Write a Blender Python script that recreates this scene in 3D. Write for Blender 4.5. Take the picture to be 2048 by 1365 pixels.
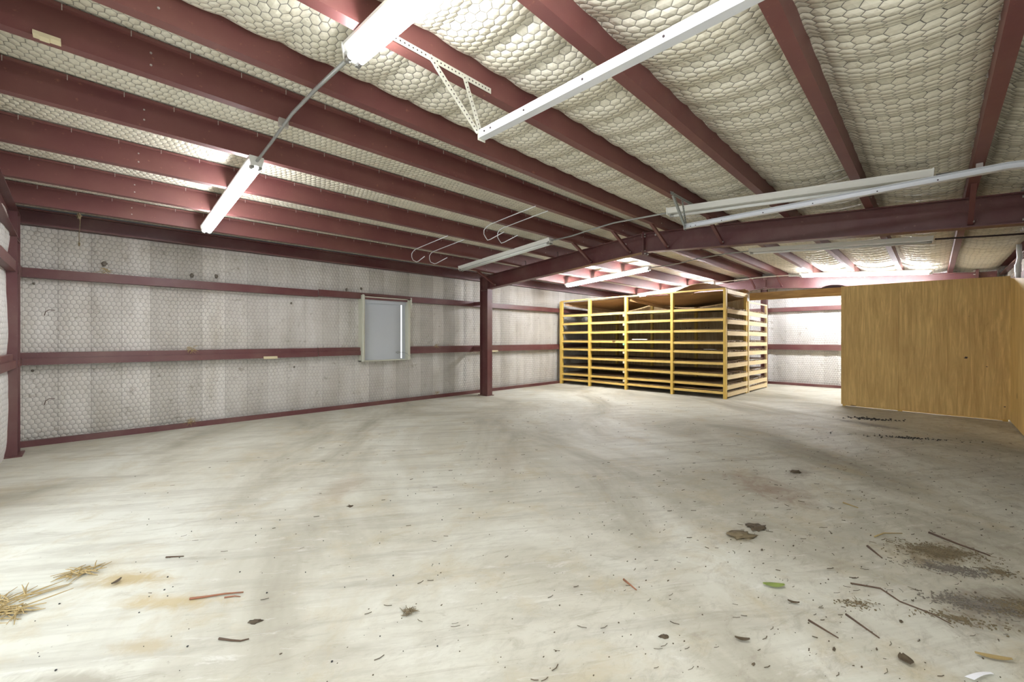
import bpy, bmesh, math, random
from mathutils import Vector, Matrix, noise
random.seed(7)
C = bpy.context.scene.collection
for o in list(bpy.data.objects): bpy.data.objects.remove(o)
SC = bpy.context.scene
pi = math.pi

# ------------------------------------------------------------------ camera
H = 1.35
cd = bpy.data.cameras.new('camera'); cam = bpy.data.objects.new('camera', cd); C.objects.link(cam)
cam.location = (0, 0, H); cam.rotation_euler = (pi/2, 0, -pi/4)
cd.sensor_width = 36; cd.lens = 842/2048*36; cd.shift_y = -5.5/2048
cd.clip_start = 0.02; cd.clip_end = 200
SC.camera = cam
# ------------------------------------------------------------------ world, light, exposure
W = bpy.data.worlds.new('sky'); SC.world = W; W.use_nodes = True
W.node_tree.nodes['Background'].inputs[0].default_value = (0.86, 0.93, 1.0, 1)
W.node_tree.nodes['Background'].inputs[1].default_value = 1.0
SC.view_settings.view_transform = 'Standard'; SC.view_settings.look = 'None'
SC.view_settings.exposure = 0.92; SC.view_settings.gamma = 1; SC.view_settings.use_curve_mapping = False
TUBE = 38.0        # brightness of the lit fluorescent tubes
def area(name, loc, rot, sx, sy, power, col):
    l = bpy.data.lights.new(name, 'AREA'); l.shape = 'RECTANGLE'; l.size = sx; l.size_y = sy
    l.energy = power; l.color = col
    o = bpy.data.objects.new(name, l); o.location = loc; o.rotation_euler = rot; C.objects.link(o); return o
# added fill lamps in two invented doorways, beside the camera and in the end wall
area('added_side_doorway_fill', (0.45, -1.22, 1.15), (-pi/2, 0, 0), 1.9, 2.1, 30, (0.95, 0.98, 1.0)).rotation_euler = (pi/2, 0, 0)
area('added_end_doorway_fill', (-0.98, 3.1, 1.25), (pi/2, 0, -pi/2), 3.6, 2.3, 22, (0.96, 0.98, 1.0))

# ------------------------------------------------------------------ structure numbers
YR = 3.44; ZR = 3.117; SL = 0.075           # ridge line, purlin seat height at ridge, roof slope
def zpur(y): return ZR - SL*abs(y-YR)
YL = 7.93; YRW = -1.05; XE = -0.72; XF = 14.3; XM = 6.62; XB = 13.86
PUR = [7.15, 6.30, 5.42, 4.53, 3.73, 3.06, 2.23, 1.405, 0.575, -0.25]  # far edge of bottom flange

# ------------------------------------------------------------------ materials
def newmat(name):
    m = bpy.data.materials.new(name); m.use_nodes = True
    nt = m.node_tree; b = nt.nodes['Principled BSDF']; return m, nt, b
class N:
    def __init__(s, nt): s.nt = nt
    def n(s, t, **k):
        x = s.nt.nodes.new(t)
        for a, v in k.items(): setattr(x, a, v)
        return x
    def m(s, op, a, b=None, c=None, clamp=False):
        x = s.n('ShaderNodeMath', operation=op, use_clamp=clamp)
        for i, v in enumerate((a, b, c)):
            if v is None: continue
            if isinstance(v, (int, float)): x.inputs[i].default_value = v
            else: s.nt.links.new(v, x.inputs[i])
        return x.outputs[0]
    def v(s, op, a, b=None):
        x = s.n('ShaderNodeVectorMath', operation=op)
        for i, v in enumerate((a, b)):
            if v is None: continue
            if isinstance(v, (tuple, list)): x.inputs[i].default_value = v
            else: s.nt.links.new(v, x.inputs[i])
        return x.outputs['Value'] if op in ('DOT_PRODUCT', 'LENGTH', 'DISTANCE') else x.outputs[0]
    def noise(s, vec, scale, detail=3, rough=0.5, dist=0):
        x = s.n('ShaderNodeTexNoise'); x.inputs['Scale'].default_value = scale; x.inputs['Detail'].default_value = detail
        x.inputs['Roughness'].default_value = rough; x.inputs['Distortion'].default_value = dist
        s.nt.links.new(vec, x.inputs['Vector']); return x.outputs['Fac']
    def coord(s): return s.n('ShaderNodeTexCoord').outputs['Object']
    def mapv(s, vec, sc=(1,1,1), loc=(0,0,0), rot=(0,0,0)):
        x = s.n('ShaderNodeMapping'); x.inputs['Scale'].default_value = sc; x.inputs['Location'].default_value = loc
        x.inputs['Rotation'].default_value = rot
        s.nt.links.new(vec, x.inputs['Vector']); return x.outputs[0]
    def ramp(s, f, stops):
        x = s.n('ShaderNodeValToRGB'); e = x.color_ramp.elements
        while len(e) < len(stops): e.new(0.5)
        for i, (p, c) in enumerate(stops):
            e[i].position = p; e[i].color = (*c, 1) if len(c) == 3 else c
        s.nt.links.new(f, x.inputs[0]); return x.outputs[0]
    def mix(s, f, a, b, mode='MIX'):
        x = s.n('ShaderNodeMix', data_type='RGBA', blend_type=mode)
        for i, v in ((0, f), (6, a), (7, b)):
            if isinstance(v, (int, float)): x.inputs[i].default_value = v
            elif isinstance(v, tuple): x.inputs[i].default_value = (*v, 1)
            else: s.nt.links.new(v, x.inputs[i])
        return x.outputs[2]
    def bump(s, h, strength, dist, bsdf):
        x = s.n('ShaderNodeBump'); x.inputs['Strength'].default_value = strength; x.inputs['Distance'].default_value = dist
        s.nt.links.new(h, x.inputs['Height']); s.nt.links.new(x.outputs[0], bsdf.inputs['Normal'])

def insul(name, swz, base, dirt, pitch=0.06, st=(1,1,0), wirek=1.0, seam=False, pillow=1.0, wire=(0.16,0.15,0.13), dirtamt=0.5):
    """white vinyl insulation facing held by hexagonal chicken wire"""
    m, nt, b = newmat(name); g = N(nt)
    co = g.coord()
    sep = g.n('ShaderNodeSeparateXYZ'); nt.links.new(co, sep.inputs[0])
    cmb = g.n('ShaderNodeCombineXYZ')
    for i, ax in enumerate(swz): nt.links.new(sep.outputs[ax], cmb.inputs[i])
    wob = g.n('ShaderNodeTexNoise'); wob.inputs['Scale'].default_value = 1.6; nt.links.new(cmb.outputs[0], wob.inputs['Vector'])
    p0 = g.v('SCALE', cmb.outputs[0]); nt.nodes[-1].inputs['Scale'].default_value = 1/pitch
    wv = g.v('SUBTRACT', wob.outputs['Color'], (0.5,0.5,0.5))
    w2 = g.n('ShaderNodeVectorMath', operation='SCALE'); w2.inputs['Scale'].default_value = 1.3; nt.links.new(wv, w2.inputs[0])
    p = g.v('ADD', p0, w2.outputs[0])
    p = g.v('MULTIPLY', p, st); p = g.v('ADD', p, (400, 400*1.7320508, 0))
    S = (1.0, 1.7320508, 1.0); Hh = (0.5, 0.8660254, 0)
    a = g.v('SUBTRACT', g.v('MODULO', p, S), Hh)
    bb = g.v('SUBTRACT', g.v('MODULO', g.v('ADD', p, Hh), S), Hh)
    a = g.v('MULTIPLY', a, (1,1,0)); bb = g.v('MULTIPLY', bb, (1,1,0))
    sel = g.m('LESS_THAN', g.v('DOT_PRODUCT', a, a), g.v('DOT_PRODUCT', bb, bb))
    mx = g.n('ShaderNodeMix', data_type='VECTOR'); nt.links.new(sel, mx.inputs[0]); nt.links.new(bb, mx.inputs[4]); nt.links.new(a, mx.inputs[5])
    q = g.v('ABSOLUTE', mx.outputs[1])
    s2 = g.n('ShaderNodeSeparateXYZ'); nt.links.new(q, s2.inputs[0])
    d = g.m('MAXIMUM', s2.outputs[0], g.v('DOT_PRODUCT', q, (0.5, 0.8660254, 0)))
    edge = g.m('SUBTRACT', 0.5, d)                                    # 0 at the wire
    wmask = g.m('LESS_THAN', edge, 0.030)
    h = g.m('POWER', g.m('MULTIPLY', edge, 2.0, clamp=True), 0.45)
    n1 = g.noise(g.mapv(cmb.outputs[0], (1,1,1)), 1.3, 4, .6)
    n2 = g.noise(g.mapv(cmb.outputs[0], (2.2,0.35,1)), 2.5, 3, .6)
    f = g.m('MULTIPLY', g.m('MULTIPLY', n1, n2), 3.2*dirtamt, clamp=True)
    col = g.mix(f, base, dirt)
    n3 = g.noise(cmb.outputs[0], 9, 4, .7)
    col = g.mix(g.ramp(n3, [(0.60,(0,0,0)), (0.74,(1,1,1))]), col, g.mix(0.7, col, (dirt[0]*.55, dirt[1]*.5, dirt[2]*.42)))
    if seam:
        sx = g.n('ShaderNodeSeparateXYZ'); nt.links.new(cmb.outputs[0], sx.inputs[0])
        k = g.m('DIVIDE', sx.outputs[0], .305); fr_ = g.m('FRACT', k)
        strip_shade = g.n('ShaderNodeTexWhiteNoise', noise_dimensions='1D'); nt.links.new(g.m('FLOOR', k), strip_shade.inputs['W'])
        col = g.mix(g.m('MULTIPLY', strip_shade.outputs['Value'], .45), col, tuple(v_*.62 for v_ in dirt))  # random tone per strip, painted in for the shading of the bulging strips
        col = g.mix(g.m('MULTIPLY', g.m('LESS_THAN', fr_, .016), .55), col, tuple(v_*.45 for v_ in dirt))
    n4 = g.noise(cmb.outputs[0], 0.9, 2, .5)
    wm = g.m('MULTIPLY', wmask, g.ramp(n4, [(0.3,(0.45*wirek,)*3), (0.7,(0.95*wirek,)*3)]))
    col = g.mix(wm, col, wire)
    nt.links.new(col, b.inputs['Base Color']); b.inputs['Roughness'].default_value = 0.5
    b.inputs['Specular IOR Level'].default_value = 0.35
    g.bump(h, 0.9*pillow, 0.012, b)
    return m

def steel(name, col, rough=0.42, dust=(0.25,0.17,0.13), amt=0.35):
    m, nt, b = newmat(name); g = N(nt); co = g.coord()
    n = g.noise(co, 2.2, 4, .6); n2 = g.noise(co, 25, 3, .6)
    c = g.mix(g.m('MULTIPLY', g.ramp(n, [(0.35,(0,)*3),(0.75,(1,)*3)]), amt), col, dust)
    c = g.mix(g.ramp(n2, [(0.66,(0,)*3),(0.75,(0.5,)*3)]), c, (dust[0]*1.3, dust[1]*1.2, dust[2]))
    nt.links.new(c, b.inputs['Base Color']); b.inputs['Roughness'].default_value = rough
    b.inputs['Specular IOR Level'].default_value = 0.5
    g.bump(g.noise(co, 5, 3), 0.06, 0.01, b)
    return m

def plain(name, col, rough=0.5, metal=0.0, var=0.15, scale=8):
    m, nt, b = newmat(name); g = N(nt); co = g.coord()
    n = g.noise(co, scale, 4, .6)
    c = g.mix(g.m('MULTIPLY', n, var*2), col, tuple(x*0.55 for x in col))
    nt.links.new(c, b.inputs['Base Color']); b.inputs['Roughness'].default_value = rough; b.inputs['Metallic'].default_value = metal
    return m

def wood(name, light, dark, along=2, scale=1.0, knots=True, rough=0.55, contrast=1.0):
    m, nt, b = newmat(name); g = N(nt); co = g.coord()
    sc = [9*scale, 9*scale, 9*scale]; sc[along] = 0.9*scale
    v = g.mapv(co, tuple(sc))
    n = g.noise(v, 1.6, 6, .65, 1.1)
    sc2 = [38*scale]*3; sc2[along] = 1.6*scale
    n2 = g.noise(g.mapv(co, tuple(sc2)), 1.5, 3, .6, .3)
    f = g.m('ADD', g.m('MULTIPLY', n, 0.65), g.m('MULTIPLY', n2, 0.35))
    col = g.ramp(f, [(0.5-0.16*contrast, dark), (0.52, tuple(0.5*(x+y) for x, y in zip(light, dark))), (0.5+0.14*contrast, light)])
    big = g.noise(co, 1.1, 3, .5)
    col = g.mix(g.ramp(big, [(0.35,(0,)*3),(0.7,(0.4,)*3)]), col, dark)
    if knots:
        vo = g.n('ShaderNodeTexVoronoi'); vo.inputs['Scale'].default_value = 1.25
        sk = [1.0]*3; sk[along] = 0.75
        nt.links.new(g.mapv(co, tuple(sk), (3.3, 1.7, 0.4)), vo.inputs['Vector'])
        k = g.ramp(vo.outputs['Distance'], [(0.0,(1,)*3),(0.035,(0.8,)*3),(0.06,(0,)*3)])
        col = g.mix(k, col, tuple(x*0.22 for x in dark))
    nt.links.new(col, b.inputs['Base Color']); b.inputs['Roughness'].default_value = rough
    g.bump(f, 0.15, 0.004, b)
    return m

def emis(name, col, s):
    m, nt, b = newmat(name); b.inputs['Base Color'].default_value = (0.9,0.9,0.9,1)
    b.inputs['Emission Color'].default_value = (*col, 1); b.inputs['Emission Strength'].default_value = s; return m

M = {}
M['roof_ins'] = insul('roof_insulation', (0,1,2), (0.80,0.77,0.65), (0.56,0.52,0.38), pitch=0.052, st=(1,.66,0), pillow=1.0, dirtamt=.5)
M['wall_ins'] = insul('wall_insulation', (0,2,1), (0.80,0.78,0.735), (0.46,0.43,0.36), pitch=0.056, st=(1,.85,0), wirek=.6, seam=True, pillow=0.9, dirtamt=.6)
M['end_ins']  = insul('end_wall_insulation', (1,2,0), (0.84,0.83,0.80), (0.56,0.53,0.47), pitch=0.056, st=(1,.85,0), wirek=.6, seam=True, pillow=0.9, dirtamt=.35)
M['steel'] = steel('maroon_painted_steel', (0.115,0.034,0.036))
M['purlin'] = steel('maroon_purlin_steel', (0.140,0.044,0.041), .5, (0.26,0.13,0.09), .3)
M['bolt'] = plain('zinc_bolt', (0.50,0.46,0.42), .45, .4)
M['galv'] = plain('galvanised_steel', (0.74,0.76,0.78), .38, .35, .08, 5)
M['angle'] = plain('cream_punched_angle', (0.66,0.65,0.54), .45, .2)
M['angle_grey'] = plain('grey_punched_angle', (0.42,0.45,0.43), .4, .5)
M['hole'] = plain('punched_hole_dark', (0.05,0.035,0.035), .8)
M['white'] = plain('white_enamel', (0.80,0.80,0.74), .35, 0, .08)
M['conduit'] = plain('grey_conduit', (0.40,0.41,0.39), .4, .5)
M['glass_tube'] = plain('unlit_tube_glass', (0.82,0.84,0.80), .15, 0, .03)
M['lit'] = emis('lit_fluorescent_tube', (0.93,0.94,1.0), TUBE)
M['lit_new'] = emis('brighter_fluorescent_tube', (0.93,0.94,1.0), TUBE*3.2)
M['cap'] = plain('aluminium_tube_cap', (0.45,0.45,0.43), .3, .8)
M['pine'] = wood('yellow_pine_rail', (0.84,0.62,0.20), (0.62,0.39,0.09), along=1, scale=1.2)
M['pine_v'] = wood('yellow_pine_post', (0.80,0.58,0.14), (0.60,0.38,0.07), along=2, scale=1.2)
M['pine_x'] = wood('pale_pine_side_board', (0.92,0.80,0.52), (0.74,0.56,0.28), along=0, scale=1.2)
M['ply'] = wood('honey_plywood', (0.82,0.59,0.22), (0.52,0.33,0.10), along=2, scale=0.9, contrast=.75)
M['plyback'] = wood('rack_back_plywood', (0.68,0.52,0.26), (0.40,0.26,0.10), along=2, scale=0.9, contrast=.8)
M['plyshelf'] = wood('grey_brown_shelf_plywood', (0.33,0.23,0.12), (0.15,0.09,0.045), along=1, scale=0.8)
M['plywarp'] = wood('warped_brown_plywood', (0.42,0.26,0.10), (0.24,0.13,0.05), along=1, scale=0.7, knots=False)
M['header'] = wood('brown_header_board', (0.60,0.37,0.12), (0.34,0.18,0.05), along=1, scale=1.3, contrast=.8)
M['straw'] = plain('dry_straw', (0.42,0.31,0.13), .8, 0, .3, 30)
M['twig'] = plain('dark_twig', (0.10,0.06,0.035), .8, 0, .3, 30)
M['twigred'] = plain('reddish_twig', (0.30,0.12,0.06), .7, 0, .3, 30)
M['leafg'] = plain('green_leaf', (0.25,0.32,0.08), .5, 0, .2, 20)
M['leafb'] = plain('brown_leaf', (0.09,0.065,0.035), .7, 0, .3, 20)
M['mud'] = plain('mud_brown', (0.20,0.155,0.085), .9, 0, .4, 60)
M['mudgrey'] = plain('mud_grey', (0.20,0.175,0.14), .9, 0, .4, 60)
M['paper'] = plain('white_paper', (0.90,0.91,0.93), .6, 0, .03)
M['cream'] = plain('cream_wood', (0.68,0.60,0.38), .6, 0, .15)
M['panel'] = plain('white_sheet_metal_panel', (0.50,0.53,0.55), .4, 0.0, .06, 3)
M['frame'] = plain('cream_window_frame', (0.58,0.58,0.47), .45, 0, .15)
M['pvc'] = plain('white_pipe', (0.80,0.80,0.78), .3, 0, .05)
M['dark'] = plain('dark_maroon_vinyl', (0.10,0.05,0.05), .5)
M['green'] = plain('pale_green_tag', (0.30,0.62,0.36), .6)
M['tag'] = plain('cream_tag', (0.80,0.70,0.45), .6)
M['black'] = plain('black_stone', (0.03,0.03,0.03), .7)
M['yard'] = plain('pale_gravel_yard', (0.45,0.43,0.38), .9, 0, .3, 4)

# concrete floor
def floor_mat():
    m, nt, b = newmat('stained_concrete'); g = N(nt); co = g.coord()
    r = g.mapv(co, (1,1,1), rot=(0,0,0.6))
    a = g.noise(g.mapv(r, (1.0,0.45,1)), 0.7, 6, .62, .8)
    c = g.ramp(a, [(0.32,(0.31,0.29,0.225)), (0.45,(0.46,0.445,0.36)), (0.56,(0.565,0.56,0.475)), (0.72,(0.64,0.645,0.565))])
    n2 = g.noise(g.mapv(r, (0.35,3.2,1)), 2.0, 5, .7, .6)         # trowel streaks
    c = g.mix(g.ramp(n2, [(0.48,(0,)*3),(0.68,(0.6,)*3)]), c, (0.33,0.31,0.25))
    n6 = g.noise(g.mapv(r, (0.5,2.2,1), (7,3,0)), 4.5, 7, .75, 1.2)
    c = g.mix(g.ramp(n6, [(0.56,(0,)*3),(0.66,(0.45,)*3)]), c, (0.30,0.27,0.20))
    c = g.mix(g.ramp(n6, [(0.30,(0.5,)*3),(0.42,(0,)*3)]), c, (0.70,0.70,0.65))
    n3 = g.noise(co, 2.3, 6, .72, .5)
    c = g.mix(g.ramp(n3, [(0.52,(0,)*3),(0.70,(0.55,)*3)]), c, (0.43,0.36,0.22))
    n4 = g.noise(co, 38, 4, .7)
    c = g.mix(g.ramp(n4, [(0.64,(0,)*3),(0.72,(0.55,)*3)]), c, (0.22,0.19,0.15))
    # soiled corner of the floor, more dirt towards the right-hand wall
    sp = g.n('ShaderNodeSeparateXYZ'); nt.links.new(co, sp.inputs[0])
    n5 = g.noise(g.mapv(co, (1.0,2.0,1)), 7, 6, .75, .5)
    far = g.m('MULTIPLY', g.m('SUBTRACT', 3.2, sp.outputs[1], clamp=False), 0.22, clamp=True)
    mk = g.m('MULTIPLY', g.ramp(n5, [(0.50,(0,)*3),(0.68,(1,)*3)]), far)
    c = g.mix(g.m('MULTIPLY', mk, 0.6), c, (0.20,0.165,0.12))
    def spot(x, y, rx, ry, rot, col, amt):
        nonlocal c
        v = g.mapv(g.v('SUBTRACT', co, (x,y,0)), (1/rx,1/ry,0), rot=(0,0,0))
        if rot:
            v = g.mapv(g.mapv(g.v('SUBTRACT', co, (x,y,0)), (1,1,0), rot=(0,0,rot)), (1/rx,1/ry,0))
        dd = g.m('ADD', g.v('LENGTH', v), g.m('MULTIPLY', g.m('SUBTRACT', g.noise(co, 6, 5, .7, 1), 0.5), 2.4))
        f = g.ramp(dd, [(0.2,(amt,)*3),(1.0,(0,)*3)])
        c = g.mix(f, c, col)
    spot(4.32,1.05,.55,.28,-.9,(0.27,0.20,0.14),.75)
    spot(0.15,3.2,.30,.10,.8,(0.40,0.30,0.13),.8)
    spot(0.3,2.75,.32,.08,.8,(0.42,0.32,0.14),.7)
    spot(0.15,2.45,.22,.06,.8,(0.40,0.32,0.18),.6)
    spot(-0.05,2.4,.3,.05,.8,(0.28,0.25,0.19),.7)
    spot(1.57,3.74,.5,.2,-.6,(0.36,0.30,0.22),.6)
    spot(3.14,.93,.13,.09,0,(0.16,0.12,0.06),.8)
    spot(3.74,-.03,.34,.16,.3,(0.17,0.13,0.07),.9)
    spot(3.15,-.17,.40,.16,.3,(0.20,0.17,0.13),.8)
    spot(3.3,-.33,.34,.12,.3,(0.15,0.12,0.08),.8)
    spot(5.0,.95,.25,.12,0,(0.2,0.16,0.12),.6)
    spot(3.3,3.4,.9,.3,-.7,(0.40,0.36,0.28),.5)
    spot(5.4,4.2,1.3,.5,-.7,(0.36,0.35,0.28),.6)
    spot(8.6,.7,.6,.18,-1.2,(0.10,0.09,0.08),.7)
    nt.links.new(c, b.inputs['Base Color'])
    rr = g.ramp(a, [(0.3,(0.75,)*3),(0.7,(0.5,)*3)]); nt.links.new(rr, b.inputs['Roughness'])
    b.inputs['Specular IOR Level'].default_value = 0.4
    g.bump(g.noise(co, 16, 6, .7), 0.12, 0.01, b)
    return m
M['floor'] = floor_mat()

# ------------------------------------------------------------------ mesh helpers
class MB:
    def __init__(s): s.v = []; s.f = []
    def add(s, vs, fs):
        k = len(s.v); s.v += [tuple(p) for p in vs]; s.f += [tuple(i+k for i in f) for f in fs]; return s
    def box(s, x0, x1, y0, y1, z0, z1):
        vs = [(x,y,z) for x in (x0,x1) for y in (y0,y1) for z in (z0,z1)]
        return s.add(vs, [(0,1,3,2),(4,6,7,5),(0,4,5,1),(2,3,7,6),(0,2,6,4),(1,5,7,3)])
    def beam(s, p0, p1, w, h, up=(0,0,1)):
        p0 = Vector(p0); p1 = Vector(p1); d = (p1-p0).normalized(); u = Vector(up); a = d.cross(u).normalized(); b = a.cross(d).normalized()
        vs = [p+a*(i*w/2)+b*(j*h/2) for p in (p0,p1) for i in (-1,1) for j in (-1,1)]
        return s.add(vs, [(0,1,3,2),(4,6,7,5),(0,4,5,1),(2,3,7,6),(0,2,6,4),(1,5,7,3)])
    def prism(s, prof, p0, p1, xa, ya):
        """profile points (a,b) in plane xa,ya swept p0->p1"""
        p0 = Vector(p0); p1 = Vector(p1); xa = Vector(xa); ya = Vector(ya); n = len(prof)
        vs = [p+xa*a+ya*b for p in (p0,p1) for a, b in prof]
        fs = [tuple(range(n))[::-1], tuple(range(n,2*n))] + [(i,(i+1)%n,(i+1)%n+n,i+n) for i in range(n)]
        return s.add(vs, fs)
    def tube(s, pts, r, seg=8, cap=True):
        pts = [Vector(p) for p in pts]; rs = r if isinstance(r, (list,tuple)) else [r]*len(pts); vs = []
        ref = None
        for i, p in enumerate(pts):
            d = (pts[min(i+1,len(pts)-1)]-pts[max(i-1,0)]).normalized()
            if ref is None: ref = Vector((0,0,1)) if abs(d.z) < .9 else Vector((1,0,0))
            a = d.cross(ref).normalized(); b = a.cross(d).normalized(); ref = b
            for k in range(seg):
                t = 2*pi*k/seg; vs.append(p+a*(math.cos(t)*rs[i])+b*(math.sin(t)*rs[i]))
        fs = []
        for i in range(len(pts)-1):
            for k in range(seg):
                fs.append((i*seg+k, i*seg+(k+1)%seg, (i+1)*seg+(k+1)%seg, (i+1)*seg+k))
        if cap: fs += [tuple(range(seg))[::-1], tuple(range((len(pts)-1)*seg, len(pts)*seg))]
        return s.add(vs, fs)
    def cyl(s, p0, p1, r, seg=10): return s.tube([p0,p1], r, seg)
    def blob(s, c, rx, ry, rz, amp=.25, seed=0, lat=7, lon=10):
        vs = []; fs = []
        for i in range(lat+1):
            th = pi*i/lat
            for j in range(lon):
                ph = 2*pi*j/lon; n = Vector((math.sin(th)*math.cos(ph), math.sin(th)*math.sin(ph), math.cos(th)))
                k = 1+amp*noise.noise(n*2.1+Vector((seed*3.7,seed,0)))*2
                vs.append((c[0]+n.x*rx*k, c[1]+n.y*ry*k, c[2]+n.z*rz*k))
        for i in range(lat):
            for j in range(lon):
                fs.append((i*lon+j, (i+1)*lon+j, (i+1)*lon+(j+1)%lon, i*lon+(j+1)%lon))
        return s.add(vs, fs)
    def build(s, name, mat, parent=None, smooth=False, bevel=0, loc=None):
        me = bpy.data.meshes.new(name); 
        org = Vector(loc) if loc is not None else None
        vs = s.v if org is None else [tuple(Vector(p)-org) for p in s.v]
        me.from_pydata(vs, [], s.f); me.validate()
        bm = bmesh.new(); bm.from_mesh(me); bmesh.ops.recalc_face_normals(bm, faces=bm.faces); bm.to_mesh(me); bm.free()
        me.materials.append(M[mat] if isinstance(mat, str) else mat)
        if smooth:
            for p in me.polygons: p.use_smooth = True
        o = bpy.data.objects.new(name, me); C.objects.link(o)
        if org is not None: o.location = org
        if parent:
            o.parent = parent
            if org is None and parent.get('_o'): pass
        if bevel:
            b = o.modifiers.new('bevel', 'BEVEL'); b.width = bevel; b.segments = 2; b.limit_method = 'ANGLE'
        return o
def part2(mb, name, mat, root, mb2, mat2):
    n1 = len(mb.f); mb.add(mb2.v, mb2.f); o = part(mb, name, mat, root); o.data.materials.append(M[mat2])
    for p in o.data.polygons:
        if p.index >= n1: p.material_index = 1
    return o
def tag(o, label=None, cat=None, group=None, kind=None):
    if label: o['label'] = label
    if cat: o['category'] = cat
    if group: o['group'] = group
    if kind: o['kind'] = kind
    return o
def empty(name, loc=(0,0,0), rot=(0,0,0)):
    o = bpy.data.objects.new(name, None); o.empty_display_size = .1; C.objects.link(o); o.location = loc; o.rotation_euler = rot; return o
def rooted(name, label, cat, loc=(0,0,0), group=None):
    """Empty at loc; parts are built in world numbers and kept in place"""
    o = tag(empty(name, loc), label, cat, group); return o
def part(mb, name, mat, root, **k):
    o = mb.build(name, mat, None, **k); o.parent = root
    r = root; off = Vector((0,0,0))
    while r is not None: off += r.location; r = r.parent
    o.location = o.location - off
    return o
def copy_tree(o, parent=None):
    c = o.copy(); C.objects.link(c)
    if parent: c.parent = parent
    for ch in list(o.children): copy_tree(ch, c)
    return c
def grid(nx, ny, fn):
    m = MB(); m.v = [fn(i/(nx-1), j/(ny-1)) for i in range(nx) for j in range(ny)]
    m.f = [(i*ny+j, (i+1)*ny+j, (i+1)*ny+j+1, i*ny+j+1) for i in range(nx-1) for j in range(ny-1)]
    return m
def thick(o, t):
    s = o.modifiers.new('solidify', 'SOLIDIFY'); s.thickness = t; s.offset = 1; return o

# ------------------------------------------------------------------ floor
fl = MB().box(XE-.4, XF+.3, YRW-.25, YL+.35, -.15, 0).build('floor', 'floor'); tag(fl, kind='structure')
yd = MB().box(-14, 22, -14, 16, -.30, -.16).build('trim_1', 'yard'); tag(yd, kind='structure')

# ------------------------------------------------------------------ ceiling insulation
edges = sorted([YRW-.01] + [p-.075 for p in PUR] + [YL])
def roofz(x, y):
    z = zpur(y) + (.207 if y > 2.985 else .192)
    lo = max(e for e in edges if e <= y+1e-6); hi = min([e for e in edges if e > y+1e-6] or [edges[-1]+.01])
    if 3.0 < y < YL-.08: hi -= .075
    t = (y-lo)/max(hi-lo, .01); bay = math.sin(pi*min(max(t,0),1))
    right = 1.0 if y < 2.985 else 0.0
    A = .075 if right else .022
    per = .305
    ph = (x+.10+.05*math.sin(y*1.7)+.02*noise.noise(Vector((x*.8,y*1.3,0))))/per
    rib = abs(math.sin(pi*ph))**.55
    R = .050 if right else .008
    z -= A*bay**.6 + R*rib*(bay**.35)
    z -= .010*noise.noise(Vector((x*2.5, y*2.5, 3)))*bay
    return z
x0, x1, y0, y1 = XE-.1, XF+.1, YRW+.005, YL-.005
nx, ny = int((x1-x0)/.04)+1, int((y1-y0)/.045)+1
ce = grid(nx, ny, lambda a, b: (x0+(x1-x0)*a, y0+(y1-y0)*b, roofz(x0+(x1-x0)*a, min(y0+(y1-y0)*b, y1-.001)))).build('ceiling', 'roof_ins', smooth=True)
tag(ce, kind='structure')
# metal roof sheets above it
rf = MB()
rf.prism([(YRW-.4, zpur(YRW-.4)+.27), (YR, ZR+.27), (YL+.4, zpur(YL+.4)+.27), (YL+.4, zpur(YL+.4)+.30), (YR, ZR+.30), (YRW-.4, zpur(YRW-.4)+.30)],
         (XE-.4,0,0), (XF+.4,0,0), (0,1,0), (0,0,1))
tag(rf.build('trim_2', 'galv'), kind='structure')

# ------------------------------------------------------------------ walls (insulation faces, with real folds)
def wsurf(u, z, seed, zs, per=.305):
    """inward bulge between girts with vertical folds"""
    bands = sorted(zs); lo = max([b for b in bands if b <= z] or [bands[0]]); hi = min([b for b in bands if b > z] or [bands[-1]+.01])
    t = min(max((z-lo)/max(hi-lo,.01),0),1); bay = math.sin(pi*t)**.5
    k = u/per; i = math.floor(k); f = k-i
    hs = math.sin(i*127.1+seed*31.7)*43758.5453; hs = hs-math.floor(hs)
    tilt = (hs-.5)*.034*(f-.5)*2 + (math.sin(i*7.3+seed)*.5)*.006
    return bay*(.020 + .012*abs(math.sin(pi*k))**.5 + tilt + .018*noise.noise(Vector((u*1.1, z*1.3, seed)))+.008*noise.noise(Vector((u*4, z*3, seed))))
WZ = [0.04, 1.09, 2.17, 2.85]
WX0, WX1, WY0, WY1, WH = 3.70, 4.78, 0, 0, 0    # window x-range in left wall
def lw(a, b):
    x = XE-.1+(XF-XE+.2)*a; z = .0+3.05*b
    return (x, YL+.135-wsurf(x, z, 1, WZ), z)
# left wall is laid round the window opening: four patches of one object
def patch(mb, fx, u0, u1, z0, z1, step=.04):
    n = max(2, int((u1-u0)/step)+1); k = max(2, int((z1-z0)/step)+1)
    g_ = grid(n, k, lambda a, b: fx(u0+(u1-u0)*a, z0+(z1-z0)*b)); mb.add(g_.v, g_.f)
WN = (3.79, 4.80, 0.92, 2.13)
m = MB(); fx = lambda x, z: (x, YL+.135-wsurf(x, z, 1, WZ), z)
patch(m, fx, XE-.1, WN[0], 0, 2.765); patch(m, fx, WN[1], XF+.1, 0, 2.765); patch(m, fx, WN[0], WN[1], 0, WN[2]); patch(m, fx, WN[0], WN[1], WN[3], 2.765)
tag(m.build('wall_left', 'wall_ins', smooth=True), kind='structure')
m = MB(); Yo = YL+.20
for a in ((XE-.3, WN[0], -.1, 3.1), (WN[1], XF+.3, -.1, 3.1), (WN[0], WN[1], -.1, WN[2]), (WN[0], WN[1], WN[3], 3.1)):
    m.box(a[0], a[1], Yo, Yo+.03, a[2], a[3])
tag(m.build('trim_3', 'galv'), kind='structure')
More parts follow.
